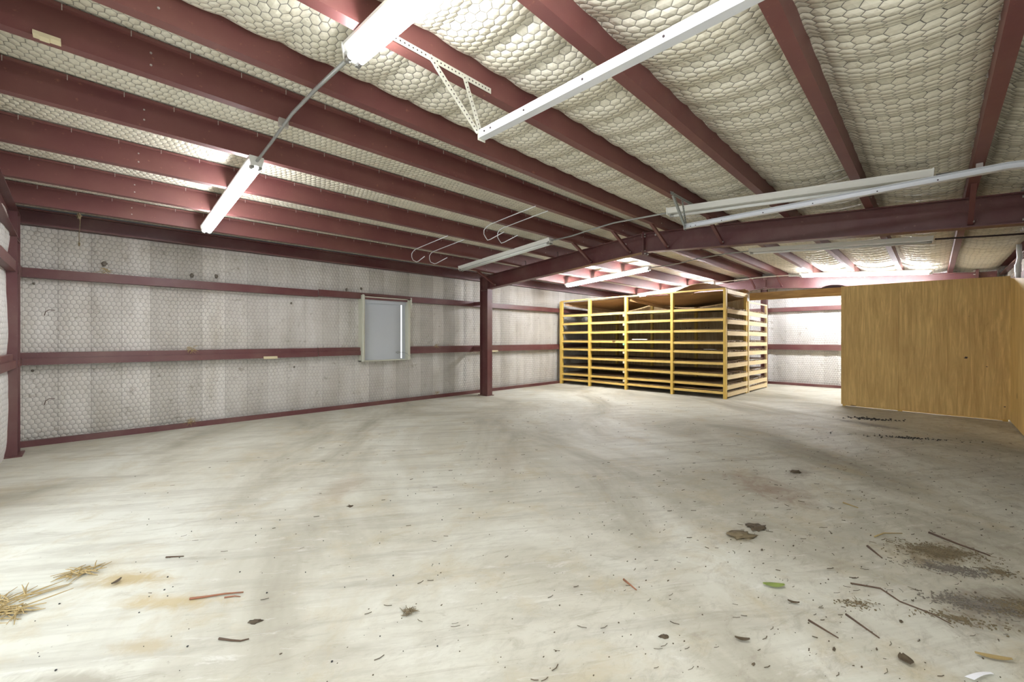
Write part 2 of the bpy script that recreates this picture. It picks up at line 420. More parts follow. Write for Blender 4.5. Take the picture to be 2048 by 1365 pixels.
# far end wall
m = MB(); fx = lambda y, z: (XF+.0-wsurf(y, z, 5, WZ)+.10, y, z)
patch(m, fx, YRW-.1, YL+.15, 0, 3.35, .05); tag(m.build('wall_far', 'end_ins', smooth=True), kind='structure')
tag(MB().box(XF+.16, XF+.19, YRW-.3, YL+.3, -.1, 3.4).build('trim_4', 'galv'), kind='structure')
# near end wall (behind the camera), with an added doorway for the fill lamp
ED = (1.3, 4.9, 2.4)
m = MB(); fx = lambda y, z: (XE+.03+wsurf(y, z, 9, WZ)*1.3, y, z)
patch(m, fx, YRW-.1, ED[0], 0, 3.3, .06); patch(m, fx, ED[1], YL+.15, 0, 3.3, .045); patch(m, fx, ED[0], ED[1], ED[2], 3.3, .06)
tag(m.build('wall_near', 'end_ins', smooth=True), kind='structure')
m = MB().box(XE-.16, XE-.12, YRW-.3, ED[0], -.1, 3.4).box(XE-.16, XE-.12, ED[1], YL+.3, -.1, 3.4).box(XE-.16, XE-.12, ED[0], ED[1], ED[2], 3.4)
tag(m.build('trim_5', 'galv'), kind='structure')
# right wall: added side doorway for the fill lamp next to the camera, closed overhead door between the tracks
m = MB(); fx = lambda x, z: (x, YRW-.10+wsurf(x, z, 13, WZ), z)
patch(m, fx, XE-.1, -.5, 0, 2.76, .06); patch(m, fx, -.5, 1.4, 2.2, 2.76, .06); patch(m, fx, 1.4, 1.9, 0, 2.76, .06)
patch(m, fx, 1.9, 5.2, 2.55, 2.76, .06); patch(m, fx, 5.2, XF+.1, 0, 2.76, .05)
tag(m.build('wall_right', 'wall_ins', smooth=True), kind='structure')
m = MB()
for a in ((XE-.3,-.5,-.1,3.1), (-.5,1.4,2.2,3.1), (1.4,1.9,-.1,3.1), (1.9,5.2,2.55,3.1), (5.2,XF+.3,-.1,3.1)): m.box(a[0], a[1], YRW-.2, YRW-.16, a[2], a[3])
tag(m.build('trim_6', 'galv'), kind='structure')
m = MB()
for k in range(5): m.box(1.92, 5.18, YRW-.16, YRW-.12, .01+k*.51, .50+k*.51)
tag(m.build('door_1', 'white'), kind='structure')
# base trims
tag(MB().box(XE, XF+.05, YL, YL+.05, 0, .075).build('baseboard_left', 'steel'), kind='structure')
tag(MB().box(XF-.05, XF+.02, YRW, YL, 0, .07).build('baseboard_far', 'steel'), kind='structure')

# ------------------------------------------------------------------ steel sections
def zpurlin(y, x0, x1, flip=False):
    """Z section: web on the near side, bottom flange towards +Y, top flange towards -Y"""
    z = zpur(y); t = .004; hh = .205
    f = .075
    # outline, y relative to web
    pr = [(-.070,hh),( t,hh),(t,t),(f-t,t),(f-t,.020),(f,.020),(f,0),(0,0),(0,hh-t),(-.066,hh-t),(-.066,hh-.020),(-.070,hh-.020)]
    if flip: return MB().prism([(-a, b) for a, b in pr], (x0, y+.01, z), (x1, y+.01, z), (0,1,0), (0,0,1))
    return MB().prism(pr, (x0, y-f, z), (x1, y-f, z), (0,1,0), (0,0,1))
PL = ['seat nearest the window-side eave','second in from the window-side eave','third in from the window-side eave','fourth in from the window-side eave, next to the ridge pair',
      'one of the close ridge pair, on the window side','one of the close ridge pair, on the overhead-door side','first past the ridge pair, carrying the punched angle hangers',
      'second past the ridge pair toward the plywood corner','third past the ridge pair, crossing above the long unlit fixture','last one at upper right with a row of staples']
PL[0] = 'lowest one, running nearest the window-side eave'
purlins = []
for i, y in enumerate(PUR):
    root = rooted('roof_purlin', 'maroon steel roof purlin, '+PL[i], 'roof beam', (XE+.1, y-.07, zpur(y)), 'maroon roof purlins running the length of the building')
    part(zpurlin(y, XE-.05, XF+.1, i == 9), 'web', 'purlin', root)
    # lap bolts over the frames
    for xb in ((XM-.35, XM+.35) if i < 9 else ()):
        for dz in (.05, .14):
            part(MB().cyl((xb, y-.080, zpur(y)+dz), (xb, y-.070, zpur(y)+dz), .007, 6), 'bolt', 'bolt', root)
    if i <= 4 or i in (5,6):
        for xb in (.36-.02*i,):
            for dz in (.06, .14):
                part(MB().cyl((xb, y-.082, zpur(y)+dz), (xb, y-.072, zpur(y)+dz), .0065, 8), 'bolt', 'bolt', root)
    # staples / insulation pins along the top edge
    if i in (0,1,2,3,4,9):
        xx = XE+.3
        while xx < XM-.2:
            yy = y+.014
            if i == 9: mm = MB().beam((xx, yy, zpur(y)+.10), (xx+.01, yy, zpur(y)+.135), .004, .006, (0,1,0))
            else: mm = MB().beam((xx, y-.147, zpur(y)+.203), (xx, y-.147, zpur(y)+.165), .004, .004, (0,1,0))
            part(mm, 'staple', 'bolt', root)
            xx += .30 if i != 9 else .33
    purlins.append(root)
# eave struts
for nm, yy, s, lb in (('eave_strut', YL, 1, 'maroon steel eave beam along the top of the window wall'), ('eave_strut', YRW, -1, 'maroon steel eave beam along the top of the right-hand wall')):
    z = zpur(yy)-.01
    m = MB().prism([(0,0),(.13*s,0),(.13*s,.196),(0,.196),(0,.178),(.004*s,.178),(.004*s,.19),(.124*s,.19),(.124*s,.006),(.004*s,.006),(.004*s,.018),(0,.018)], (XE+.0,yy,z), (XF+.05,yy,z), (0,1,0), (0,0,1))
    tag(m.build(nm, 'steel', loc=(XE,yy,z)), lb, 'eave beam')

# girts
def girt(x0, x1, z0, hgt, ledge, label, grp, yy=YL, s=1, name='wall_girt', ax='x', dz=0):
    t = .005; d = .13
    if ledge: pr = [(0,0),(0,hgt*.55),(.022,hgt*.55),(.022,hgt),(d,hgt),(d,hgt-t),(.022+t,hgt-t),(.022+t,hgt*.55-t),(t,hgt*.55-t),(t,0)]
    else: pr = [(0,0),(0,hgt),(.03,hgt),(.03,hgt-t),(t,hgt-t),(t,t),(d,t),(d,0)]
    pr = [(a*s, b) for a, b in pr]
    if ax == 'x': m = MB().prism(pr, (x0,yy,z0), (x1,yy,z0), (0,1,0), (0,0,1)); l = (x0,yy,z0)
    else: m = MB().prism(pr, (yy,x0,z0), (yy,x1,z0), (1,0,0), (0,0,1)); l = (yy,x0,z0)
    o = m.build(name, 'steel', loc=l); tag(o, label, 'wall beam', grp); return o
G = 'maroon wall girts'
girt(XE+.10, 2.93, 2.108, .118, False, 'upper maroon wall girt at far left, from corner post to the lap joint', G)
girt(2.94, 6.60, 2.125, .118, False, 'upper maroon wall girt passing over the top of the shuttered window', G)
girt(6.61, XF-.02, 2.125, .118, False, 'upper maroon wall girt beyond the free-standing column, ending behind the wooden rack', G)
girt(XE+.10, 2.93, 1.015, .155, True, 'middle maroon wall girt at far left, carrying the small cream block', G)
girt(2.94, WN[0]-.05, 1.02, .150, True, 'short middle maroon wall girt just left of the shuttered window', G)
girt(WN[1]+.04, 6.60, 1.02, .150, True, 'middle maroon wall girt between the shuttered window and the column', G)
girt(6.61, XF-.02, 1.02, .150, True, 'middle maroon wall girt beyond the column, running into the wooden rack', G)
girt(YRW+.05, YL-.02, 2.125, .118, False, 'upper maroon girt on the far end wall, seen beside the plywood partition', G, yy=XF-.03, ax='y')
girt(YRW+.05, YL-.02, 1.02, .150, True, 'middle maroon girt on the far end wall, seen beside the plywood partition', G, yy=XF-.03, ax='y')
girt(ED[1]+.1, YL-.03, 2.108, .118, False, 'upper maroon girt stub at the left picture edge, on the near end wall', G, yy=XE+.12, ax='y', s=-1)
girt(ED[1]+.1, YL-.03, 1.015, .155, True, 'middle maroon girt stub at the left picture edge, on the near end wall', G, yy=XE+.12, ax='y', s=-1)
girt(XM+.2, XF-.02, 2.35, .118, False, 'maroon girt high on the right-hand wall, just above the plywood return', G, yy=YRW, s=-1)

# ------------------------------------------------------------------ frames (H sections)
def hsec(mb, p0, p1, fw, dep, wdir, fdir, t=.010, tw=.007):
    """I section from p0 to p1; wdir = depth direction, fdir = flange-width direction"""
    h = dep/2; w = fw/2
    pr = [(-w,-h),(w,-h),(w,-h+t),(tw/2,-h+t),(tw/2,h-t),(w,h-t),(w,h),(-w,h),(-w,h-t),(-tw/2,h-t),(-tw/2,-h+t),(-w,-h+t)]
    return mb.prism(pr, p0, p1, fdir, wdir)
def rafter(root, X, ya, yb, dep=.315, fw=.15, name='rafter'):
    za, zb = zpur(ya), zpur(yb)
    m = MB(); h = dep
    t=.012; w = fw/2
    # skewed I: profile vertical (so that it follows roof slope)
    pr = [(-w,-h),(w,-h),(w,-h+t),(.004,-h+t),(.004,-t),(w,-t),(w,0),(-w,0),(-w,-t),(-.004,-t),(-.004,-h+t),(-w,-h+t)]
    m.prism(pr, (X,ya,za-.002), (X,yb,zb-.002), (1,0,0), (0,0,1))
    return part(m, name, 'steel', root)
def frame(X, label, braces, side=-1, colx=None, right=True):
    root = rooted('rigid_frame', label, 'steel frame', (X, YR, 0), 'maroon steel rigid frames')
    rafter(root, X, 7.62, YR+.012); rafter(root, X, -.66, YR-.012)
    # ridge splice plates and bolts
    for s in (-1, 1):
        p = part(MB().box(X-.08, X+.08, YR+s*.007-.006, YR+s*.007+.006, ZR-.37, ZR+.02), 'splice_plate', 'steel', root)
    for sx in (-.05,.05):
        for zz in (-.345,-.30,-.06,-.02): part(MB().cyl((X+sx, YR-.035, ZR+zz), (X+sx, YR+.035, ZR+zz), .012, 6), 'splice_bolt', 'bolt', root)
    # columns
    colx = colx or X
    m = MB(); hsec(m, (colx,7.49,0), (colx,7.49,zpur(7.49)-.33), .15, .27, (0,1,0), (1,0,0)); part(m, 'column', 'steel', root)
    # knee: deeper block with stiffeners
    m = MB(); hsec(m, (colx,7.49,zpur(7.49)-.33), (colx,7.49,zpur(7.65)-.01), .15, .27, (0,1,0), (1,0,0))
    m.box(colx-.075, colx+.075, 7.36, 7.62, zpur(7.5)-.345, zpur(7.5)-.33)
    part(m, 'knee', 'steel', root)
    part(MB().box(colx-.005, colx+.005, 7.62, YL+.10, 2.14, 2.23).box(colx-.005, colx+.005, 7.62, YL+.10, 1.04, 1.15), 'girt_clip', 'steel', root)
    part(MB().box(colx-.11, colx+.11, 7.33, 7.65, 0, .015), 'base_plate', 'steel', root)
    if right:
        m = MB(); hsec(m, (X,-.845,0), (X,-.845,zpur(-.7)+.0), .15, .26, (0,1,0), (1,0,0)); part(m, 'column', 'steel', root)
        part(MB().box(X-.09, X+.09, -.712, -.664, zpur(-.6)-.40, zpur(-.6)+.05), 'end_plate', 'steel', root)
        for sx in (-.055,.055):
            for zz in (-.37,-.28,-.05,.03): part(MB().cyl((X+sx, -.73, zpur(-.6)+zz), (X+sx, -.63, zpur(-.6)+zz), .014, 6), 'end_bolt', 'bolt', root)
    # diagonal flange braces from purlins down to bottom flange
    for y in braces:
        zb = zpur(y)-.29
        b = part(MB().prism([(0,0),(.042,0),(.042,.005),(.005,.005),(.005,.042),(0,.042)], (X+side*.62, y-.05, zpur(y)-.002), (X+side*.03, y-.05, zb), (0,1,0), (.3,0,.9)), 'flange_brace', 'purlin', root)
        part(MB().cyl((X+side*.07, y-.058, zb+.03), (X+side*.07, y-.045, zb+.03), .012, 6), 'brace_bolt', 'bolt', root)
    return root
fr = frame(XM, 'maroon steel frame crossing mid-room with a free-standing column beside the window wall', [7.15,4.53,3.73,3.06,2.23,-.25])
# small stand-off bolts on the mid frame and purlins
for y in (6.30, 5.42):
    part(MB().tube([(XM-.02,y-.12,zpur(y)),(XM-.02,y-.12,zpur(y)+.09),(XM-.02,y-.10,zpur(y)+.11)], .007, 6), 'clip_rod', 'hole', fr)
part(MB().cyl((XM-.10,3.20,3.04), (XM-.01,3.20,3.05), .009, 6).cyl((XM-.11,3.20,3.04), (XM-.10,3.20,3.04), .018, 6), 'long_bolt', 'bolt', fr)
part(MB().cyl((XM-.02,3.80,2.99), (XM-.005,3.80,2.99), .020, 6), 'web_bolt', 'bolt', fr)
frame(XB, 'maroon steel frame against the far end wall, under the lit fixtures', [3.73,3.06], side=-1)
frame(XE+.055, 'maroon corner frame at the left picture edge, its post beside the near end wall', [], side=1, right=False)
# end-wall post under the ridge
m = MB(); hsec(m, (XF-.17,YR+.10,0), (XF-.17,YR+.10,2.80), .14, .16, (0,1,0), (1,0,0))
tag(m.build('wind_column', 'steel', loc=(XF-.17,YR+.10,0)), 'maroon steel post standing at mid-span of the far end wall behind the rack', 'post')

# ------------------------------------------------------------------ shuttered window in left wall
wr = tag(empty('window_1', (WN[0], YL, WN[2])), kind='structure')
m = MB()
fz0, fz1, fx0, fx1 = WN[2]-.03, WN[3]+.05, WN[0]-.05, WN[1]+.03
part(MB().box(fx0, fx0+.07, YL-.03, YL+.16, fz0, fz1+.02).box(fx1-.055, fx1, YL-.02, YL+.16, fz0, fz1).box(fx0, fx1, YL-.012, YL+.16, fz0, fz0+.018).box(fx0, fx1, YL-.02, YL+.16, fz1-.02, fz1), 'window_frame', 'frame', wr)
part(MB().box(fx0+.07, fx1-.055, YL+.05, YL+.075, fz1-.11, fz1-.02).box(fx0+.07, fx1-.055, YL+.045, YL+.06, fz1-.125, fz1-.11), 'head_rail', 'panel', wr)
gx = 4.685
part(MB().box(fx0+.07, gx-.016, YL+.095, YL+.10, fz0+.018, fz1-.12), 'shutter_panel', 'panel', wr)
part(MB().box(gx+.016, fx1-.055, YL+.095, YL+.10, fz0+.018, fz1-.12), 'shutter_panel', 'panel', wr)
part(MB().tube([(4.55,YL+.085,1.06),(4.60,YL+.07,1.075),(4.64,YL+.06,1.05),(4.69,YL+.05,1.055),(4.74,YL+.03,1.04),(4.79,YL-.02,1.00),(4.80,YL-.022,.97)], .006, 6).tube([(4.55,YL+.085,1.05),(4.59,YL+.07,1.03),(4.63,YL+.06,1.055)], .006, 6), 'wire_latch', 'conduit', wr)
part(MB().tube([(fx0+.02,YL-.055,fz0+.0),(fx0+.025,YL-.055,fz1+.03)], .017, 10).tube([(fx0+.02,YL-.055,fz0+.01),(fx0+.02,YL-.055,fz0+.13)], .023, 10), 'hinge_pipe', 'frame', wr)
part(MB().tube([(fx0-.01,YL-.05,fz1+.045),(fx1+.02,YL-.05,fz1+.005)], .013, 8), 'support_bar', 'steel', wr)
part(MB().tube([(fx1+.005,YL-.045,fz1+.02),(fx1+.008,YL-.045,fz1-.20)], .014, 8).tube([(fx1+.005,YL-.045,fz1+.03),(fx1+.005,YL-.045,fz1-.06)], .019, 8), 'short_pipe', 'frame', wr)

# ------------------------------------------------------------------ fluorescent fixtures
def fixture(X, ycen, lit, label, drop=0.0, ntube=2, wide=.115, L=2.44):
    s = 1 if ycen < YR else -1
    root = rooted('fluorescent_fixture', label, 'ceiling light', (X, ycen, zpur(ycen)-drop), 'strip light fixtures under the purlins')
    root.rotation_euler = (math.atan(SL)*s, 0, 0)
    h = L/2; w = wide/2
    # housing: channel with flared lip
    m = MB().prism([(-w,0),(w,0),(w,-.018),(w*.62,-.062),(-w*.62,-.062),(-w,-.018)], (0,-h,0), (0,h,0), (1,0,0), (0,0,1))
    m.build('housing', 'white', root)
    for e in (-1, 1):
        MB().prism([(-w*1.04,.004),(w*1.04,.004),(w*1.04,-.02),(w*.78,-.085),(-w*.78,-.085),(-w*1.04,-.02)], (0,e*h,0), (0,e*(h+.012),0), (1,0,0), (0,0,1)).build('end_cap', 'white', root)
    xs = (-w*.55, w*.55) if ntube == 2 else (w*.35,)
    for x in xs:
        MB().cyl((x,-h+.055,-.086), (x,h-.055,-.086), .019, 14).build('tube', ('glass_tube','lit','lit_new')[int(lit)], root, smooth=True)
        for e in (-1, 1):
            k = MB().cyl((x,e*(h-.055),-.086), (x,e*(h-.022),-.086), .0195, 12); k.box(x-.014, x+.014, min(e*(h-.022),e*h), max(e*(h-.022),e*h), -.105, -.05)
            k.build('tube_holder', 'cap', root)
    return root
F = {}
F[1] = fixture(1.07, 1.16, True, 'lit strip light overhead at the top of the picture, nearest the camera')
F[2] = fixture(1.09, 5.68, True, 'lit two-tube strip light hanging on the left slope below the purlins')
F[3] = fixture(5.36, 1.22, False, 'long unlit white strip light at upper right above the door track', ntube=1, wide=.16)
F[4] = fixture(5.46, 5.76, False, 'unlit strip light beside the wire hooks, left of the mid-room frame')
F[5] = fixture(9.16, 5.86, 2, 'glowing strip light behind the mid-room frame, left of the ridge')
F[6] = fixture(8.80, 1.22, False, 'unlit strip light hanging past the mid-room frame on the right', ntube=1)
F[7] = fixture(13.02, 1.22, 2, 'brightly lit strip light just above the plywood partition at the far end')
F[8] = fixture(13.0, 5.78, 2, 'lit strip light at the far end, glowing over the top of the wooden rack')

# ------------------------------------------------------------------ conduits
def conduit(pts, r, label, mat='conduit'):
    root = rooted('electrical_conduit', label, 'conduit', pts[0])
    # smooth polyline
    part(MB().tube(pts, r, 8), 'pipe', mat, root, smooth=True)
    return root
def zc(y, d=.045): return zpur(y)-d
c = conduit([(1.07,2.40,zc(2.4)),(1.07,2.9,zc(2.9,.05)),(1.08,YR,ZR-.06),(1.09,4.0,zc(4.0,.05)),(1.09,4.44,zc(4.44))], .0125, 'grey conduit joining the two lit strip lights at upper left')
part(MB().box(1.05,1.12,3.65,3.68,zpur(3.67)-.065,zpur(3.67)), 'strap', 'bolt', c)
conduit([(5.36,2.46,zc(2.46)),(5.37,2.9,zc(2.9,.06)),(5.40,3.3,ZR-.08),(5.42,3.7,ZR-.10),(5.44,4.1,zc(4.1,.08)),(5.46,4.52,zc(4.52))], .0115, 'bent grey conduit between the two unlit strip lights over the mid-room')
c = conduit([(5.36,-.02,zc(-.02)),(5.36,-.4,zc(-.4,.04)),(5.36,-.9,zc(-.9,.04))], .0125, 'grey conduit running right from the long unlit strip light')
part(MB().box(5.33,5.39,-.30,-.26,zpur(-.28)-.065,zpur(-.28)), 'strap', 'bolt', c)
conduit([(8.80,2.46,zc(2.46)),(8.85,2.9,zc(2.9,.06)),(8.95,3.4,ZR-.10),(9.05,3.9,zc(3.9,.10)),(9.14,4.3,zc(4.3,.07)),(9.16,4.62,zc(4.62))], .0115, 'bent grey conduit below the ridge just past the mid-room frame')
conduit([(8.80,-.02,zc(-.02)),(8.80,-.55,zc(-.55,.05)),(8.80,-.9,zc(-.9,.05))], .0125, 'dark conduit right of the unlit strip light past the mid-room frame', 'hole')
conduit([(13.02,2.46,zc(2.46)),(13.02,3.0,zc(3.0,.06)),(13.02,3.44,ZR-.09),(13.01,4.0,zc(4.0,.07)),(13.0,4.54,zc(4.54))], .0125, 'pale conduit between the two lit strip lights at the far end', 'white')
c = conduit([(10.2,-.935,0.0),(10.2,-.935,2.50),(10.17,-.95,2.60),(10.12,-.94,2.70),(10.12,-.94,2.80)], .03, 'white upright pipe in the right-hand corner, rising behind the plywood', 'pvc')
part(MB().cyl((10.2,-.935,2.38),(10.2,-.935,2.50),.037,10), 'coupling', 'pvc', c)

# ------------------------------------------------------------------ overhead door tracks with punched-angle hangers
def angle_bar(mb, hb, p0, p1, leg, nrm, side, pitch=.028, hr=.0052):
    """L-shaped punched bar: flat face with normal nrm; second leg folded back; dark holes as short inset plugs"""
    p0 = Vector(p0); p1 = Vector(p1); d = (p1-p0).normalized(); n = Vector(nrm).normalized(); a = Vector(side)-d*Vector(side).dot(d); a.normalize()
    t = .003
    mb.prism([(-leg/2,0),(leg/2,0),(leg/2,-leg),(leg/2-t,-leg),(leg/2-t,-t),(-leg/2,-t)], p0, p1, a, n)
    L = (p1-p0).length; k = pitch*.6
    while k < L-.01:
        c = p0+d*k; hb.tube([c-n*.0005, c+n*.0010], hr, 8); k += pitch
def track(X, Yend, label, mat, hangers, prof_dir):
    root = rooted('overhead_door_track', label, 'door track', (X, Yend, 2.73), 'galvanised overhead door tracks')
    # C channel: opens towards the door leaf (prof_dir)
    pts = [(Yend, 2.73), (-.42, 2.73)]
    R = .38; cy = -.42; cz = 2.73-R
    for k in range(1, 9):
        a = pi/2+ (pi/2)*k/8; pts.append((cy+R*math.cos(a), cz+R*math.sin(a)))
    pts.append((cy-R, 0.05))
    w = .027; dx = .055*prof_dir; t = .003
    vs = []; n = len(pts)
    for i, (y, z) in enumerate(pts):
        a = pts[max(i-1,0)]; b = pts[min(i+1,n-1)]; d = Vector((0, b[0]-a[0], b[1]-a[1])).normalized(); nn = Vector((0, -d.z, d.y))
        if nn.z < 0 or (abs(nn.z) < 1e-3 and nn.y < 0): nn = -nn
        c = Vector((X, y, z))
        for q in ((0,-w),(dx,-w),(dx,-w+t),(t*prof_dir,-w+t),(t*prof_dir,w-t),(dx,w-t),(dx,w),(0,w)):
            vs.append(c+Vector((q[0],0,0))+nn*q[1])
    fs = [tuple(range(8)), tuple(range((n-1)*8, n*8))] + [(i*8+k, i*8+(k+1)%8, (i+1)*8+(k+1)%8, (i+1)*8+k) for i in range(n-1) for k in range(8)]
    rail = MB().add(vs, fs)
    mm = MB(); y = Yend-.18
    for yy in (Yend-.06, Yend-.12, Yend-.42, Yend-.85, Yend-1.3, Yend-1.8, Yend-2.2): mm.cyl((X-.004*prof_dir, yy, 2.73), (X+.004*prof_dir, yy, 2.73), .006, 8)
    part2(rail, 'rail', 'galv', root, mm, 'hole')
    # end bracket
    part(MB().box(min(X,X+dx)-.004, max(X,X+dx)+.004, Yend-.002, Yend+.004, 2.69, 2.775).cyl((X-.02,Yend+.005,2.74),(X+.03,Yend+.005,2.74),.008,8), 'end_bracket', mat, root)
    return root
yh = 2.23-.075-.012
t1 = track(1.85, 2.17, 'near galvanised overhead-door track sloping across the top of the picture', 'angle', None, 1)
m = MB(); hb = MB(); angle_bar(m, hb, (1.20,yh,3.045), (1.94,yh,3.045), .036, (0,-1,0), (0,0,1)); part2(m, 'hanger_rail', 'angle', t1, hb, 'hole')
m = MB(); hb = MB(); angle_bar(m, hb, (1.44,yh-.006,3.05), (1.84,yh+.02,2.735), .036, (0,-1,0), (0,0,1)); part2(m, 'hanger_leg', 'angle', t1, hb, 'hole')
m = MB(); hb = MB(); angle_bar(m, hb, (1.70,yh-.004,3.05), (1.86,yh+.02,2.75), .034, (-.6,-.8,0), (1,0,0)); part2(m, 'hanger_leg', 'angle', t1, hb, 'hole')
t2 = track(5.22, 2.17, 'far galvanised overhead-door track at right, below the long unlit strip light', 'angle_grey', None, -1)
m = MB(); hb = MB(); angle_bar(m, hb, (4.74,yh,3.035), (5.45,yh,3.035), .036, (0,-1,0), (0,0,1)); part2(m, 'hanger_rail', 'angle_grey', t2, hb, 'hole')
m = MB(); hb = MB(); angle_bar(m, hb, (4.78,yh-.006,3.045), (5.20,yh+.02,2.735), .036, (0,-1,0), (0,0,1)); part2(m, 'hanger_leg', 'angle_grey', t2, hb, 'hole')
m = MB(); hb = MB(); angle_bar(m, hb, (5.04,yh-.004,3.04), (5.22,yh+.02,2.75), .034, (-.6,-.8,0), (1,0,0)); part2(m, 'hanger_leg', 'angle_grey', t2, hb, 'hole')

# ------------------------------------------------------------------ wire hooks hanging from purlins
for X, ys, lb in ((3.97,(5.40,6.35,6.44,6.30,6.05),'first bent wire hook from the left, hanging below the purlins near the window'),
                  (4.31,(5.42,6.32,6.40,6.25,5.88),'second bent wire hook from the left, hanging below the purlins'),
                  (4.14,(3.70,4.62,4.72,4.65,4.30),'third bent wire hook from the left, nearer the ridge'),
                  (4.41,(3.72,4.64,4.71,4.64,4.29),'rightmost bent wire hook, nearest the mid-room frame')):
    zt = zpur(ys[1])-.005
    pts = [(X,ys[0],zpur(ys[0])-.006),(X,(ys[0]+ys[1])/2,zpur((ys[0]+ys[1])/2)-.006),(X,ys[1]-.03,zt),(X,ys[1]+.05,zt-.025),(X,ys[2]+.01,zt-.06),(X,ys[2]+.012,zt-.12),(X,ys[2]-.03,zt-.18),(X,ys[3],zt-.225),(X,ys[3]-.06,zt-.222),(X,ys[4],zt-.165)]
    tag(MB().tube(pts, .0065, 8).build('wire_hook', 'galv', smooth=True, loc=pts[0]), lb, 'hook', 'bent wire hooks under the purlins')

# ------------------------------------------------------------------ wooden sheet-storage rack (front unit)
PY = [3.245, 4.46, 5.70, 6.84, 7.86]; FX = 9.95; BX = 11.44
LV = [2.010, 1.768, 1.510, 1.250, 1.030, .775, .520, .290, .135]
rk = rooted('sheet_storage_rack', 'tall yellow pine storage rack with nine open shelf levels across four bays, facing the room', 'storage rack', (FX, 5.5, 0), 'wooden sheet storage racks')
for i, y in enumerate(PY):
    a, b = (-.032, .032)
    if i == 0: a, b = -.012, .045
    if i == 4: a, b = -.05, .03
    part(MB().box(FX-.045, FX+.045, y+a, y+b, 0, 2.44), 'post', 'pine_v', rk, bevel=.003)
    part(MB().box(BX-.09, BX-.02, y+a, y+b, 0, 2.42), 'post', 'pine_v', rk)
rnd = random.Random(3)
for k, z in enumerate(LV):
    for i in range(4):
        ya, yb = PY[i]+(.045 if i == 0 else .032), PY[i+1]-(.05 if i == 3 else .032)
        dz0, dz1 = rnd.uniform(-.008,.008), rnd.uniform(-.008,.008)
        part(MB().beam((FX-.012, ya, z+dz0), (FX-.012, yb, z+dz1), .035, .055), 'shelf_rail', 'pine', rk)
for i in range(4):
    part(MB().beam((FX+.0, PY[i], 2.455), (FX+.0, PY[i+1], 2.455-(.01 if i else 0)), .075, .03), 'top_rail', 'pine', rk)
for k, z in enumerate([2.40]+LV):
    zz = z-.045 if k else z
    part(MB().beam((FX+.05, 3.238, zz), (BX-.0, 3.238, zz+(-.01 if k%2 else .0)), .022, .10 if k else .085), 'side_board', 'pine_x', rk)
    if k:
        # rough packing strips on top of the side board
        x = FX+.06
        while x < BX-.12:
            l = rnd.uniform(.04,.22); h_ = rnd.uniform(.008,.028)
            part(MB().beam((x,3.24,zz+.055+h_/2), (min(x+l,BX-.05),3.24,zz+.055+h_/2+rnd.uniform(-.006,.01)), .03, h_), 'packing_strip', 'plyshelf', rk); x += l+rnd.uniform(.01,.05)
def sheet(root, xa, xb, ya, yb, zf, name, mat, t=.012, nx=14, ny=26):
    g_ = grid(nx, ny, lambda a, b: (xa+(xb-xa)*a, ya+(yb-ya)*b, zf(a, b))); o = part(g_, name, mat, root); thick(o, t)
    return o
for k, z in enumerate(LV):
    for (ya, yb, sd) in ((PY[0]+.05, PY[2]-.04, 0), (PY[2]+.04, PY[4]-.06, 5)):
        amp = .05 if k < 6 else .03
        if k >= 7: amp = .015
        f_ = lambda a, b, k=k, z=z, sd=sd, amp=amp: z+.037+amp*(noise.noise(Vector((a*1.2+k*3.1, b*1.7+sd, .5)))*a**.6 + .15*math.sin(3*pi*a)*0) + .004*math.sin(b*7+k)*a
        sheet(rk, FX+.06, BX-.10, ya, yb, f_, 'shelf_panel', 'plyshelf')
# sagging top sheets between the top rail and the first level
sheet(rk, FX+.05, BX-.10, PY[0]+.05, PY[2]-.05, lambda a, b: 2.415-.30*math.sin(min(a*1.7,1)*pi/2)*(math.sin(pi*(.12+.88*b)))**.8*(.55+.45*b), 'sagging_sheet', 'plywarp')
sheet(rk, FX+.05, BX-.10, PY[2]+.05, PY[4]-.06, lambda a, b: 2.40-.25*a**.7*(.4+.6*math.sin(pi*b)), 'sagging_sheet', 'plywarp')
part(MB().beam((FX+.06, PY[4]-.10, 2.37), (BX-.2, PY[3]-.25, 2.10), .04, .09), 'diagonal_brace', 'plywarp', rk)
part(MB().beam((FX+.06, PY[2]-.08, 2.36), (BX-.25, PY[1]+.30, 2.08), .03, .08), 'diagonal_brace', 'plywarp', rk)
# back panel of vertical sheets
part(MB().box(BX-.012, BX, PY[0]+.0, PY[1]+.02, .12, 2.36), 'back_panel', 'plyback', rk)
part(MB().box(BX-.012, BX, PY[2]+.505, PY[4], .12, 2.34), 'back_panel', 'plyback', rk)
mm = MB()
for (y, z) in ((4.62,1.62),(4.66,1.62),(4.72,1.62),(4.15,1.62),(4.22,1.63),(4.98,1.38),(5.06,1.39),(5.13,1.38),(4.9,1.62),(4.4,1.36),(3.8,1.86)):
    mm.cyl((BX-.016,y,z),(BX-.011,y,z),.014,8)
part2(MB().box(BX-.012, BX, PY[1]+.025, PY[2]+.5, .12, 2.34), 'back_panel', 'plyback', rk, mm, 'hole')
# level tags on the middle post
for k, z in enumerate(LV[:8]):
    o = part(MB().box(FX-.050, FX-.046, PY[2]+.02, PY[2]+.075, z-.085, z-.03), 'level_tag', 'green' if k == 3 else 'tag', rk)
    if k == 3: tag(o, 'pale green tag')
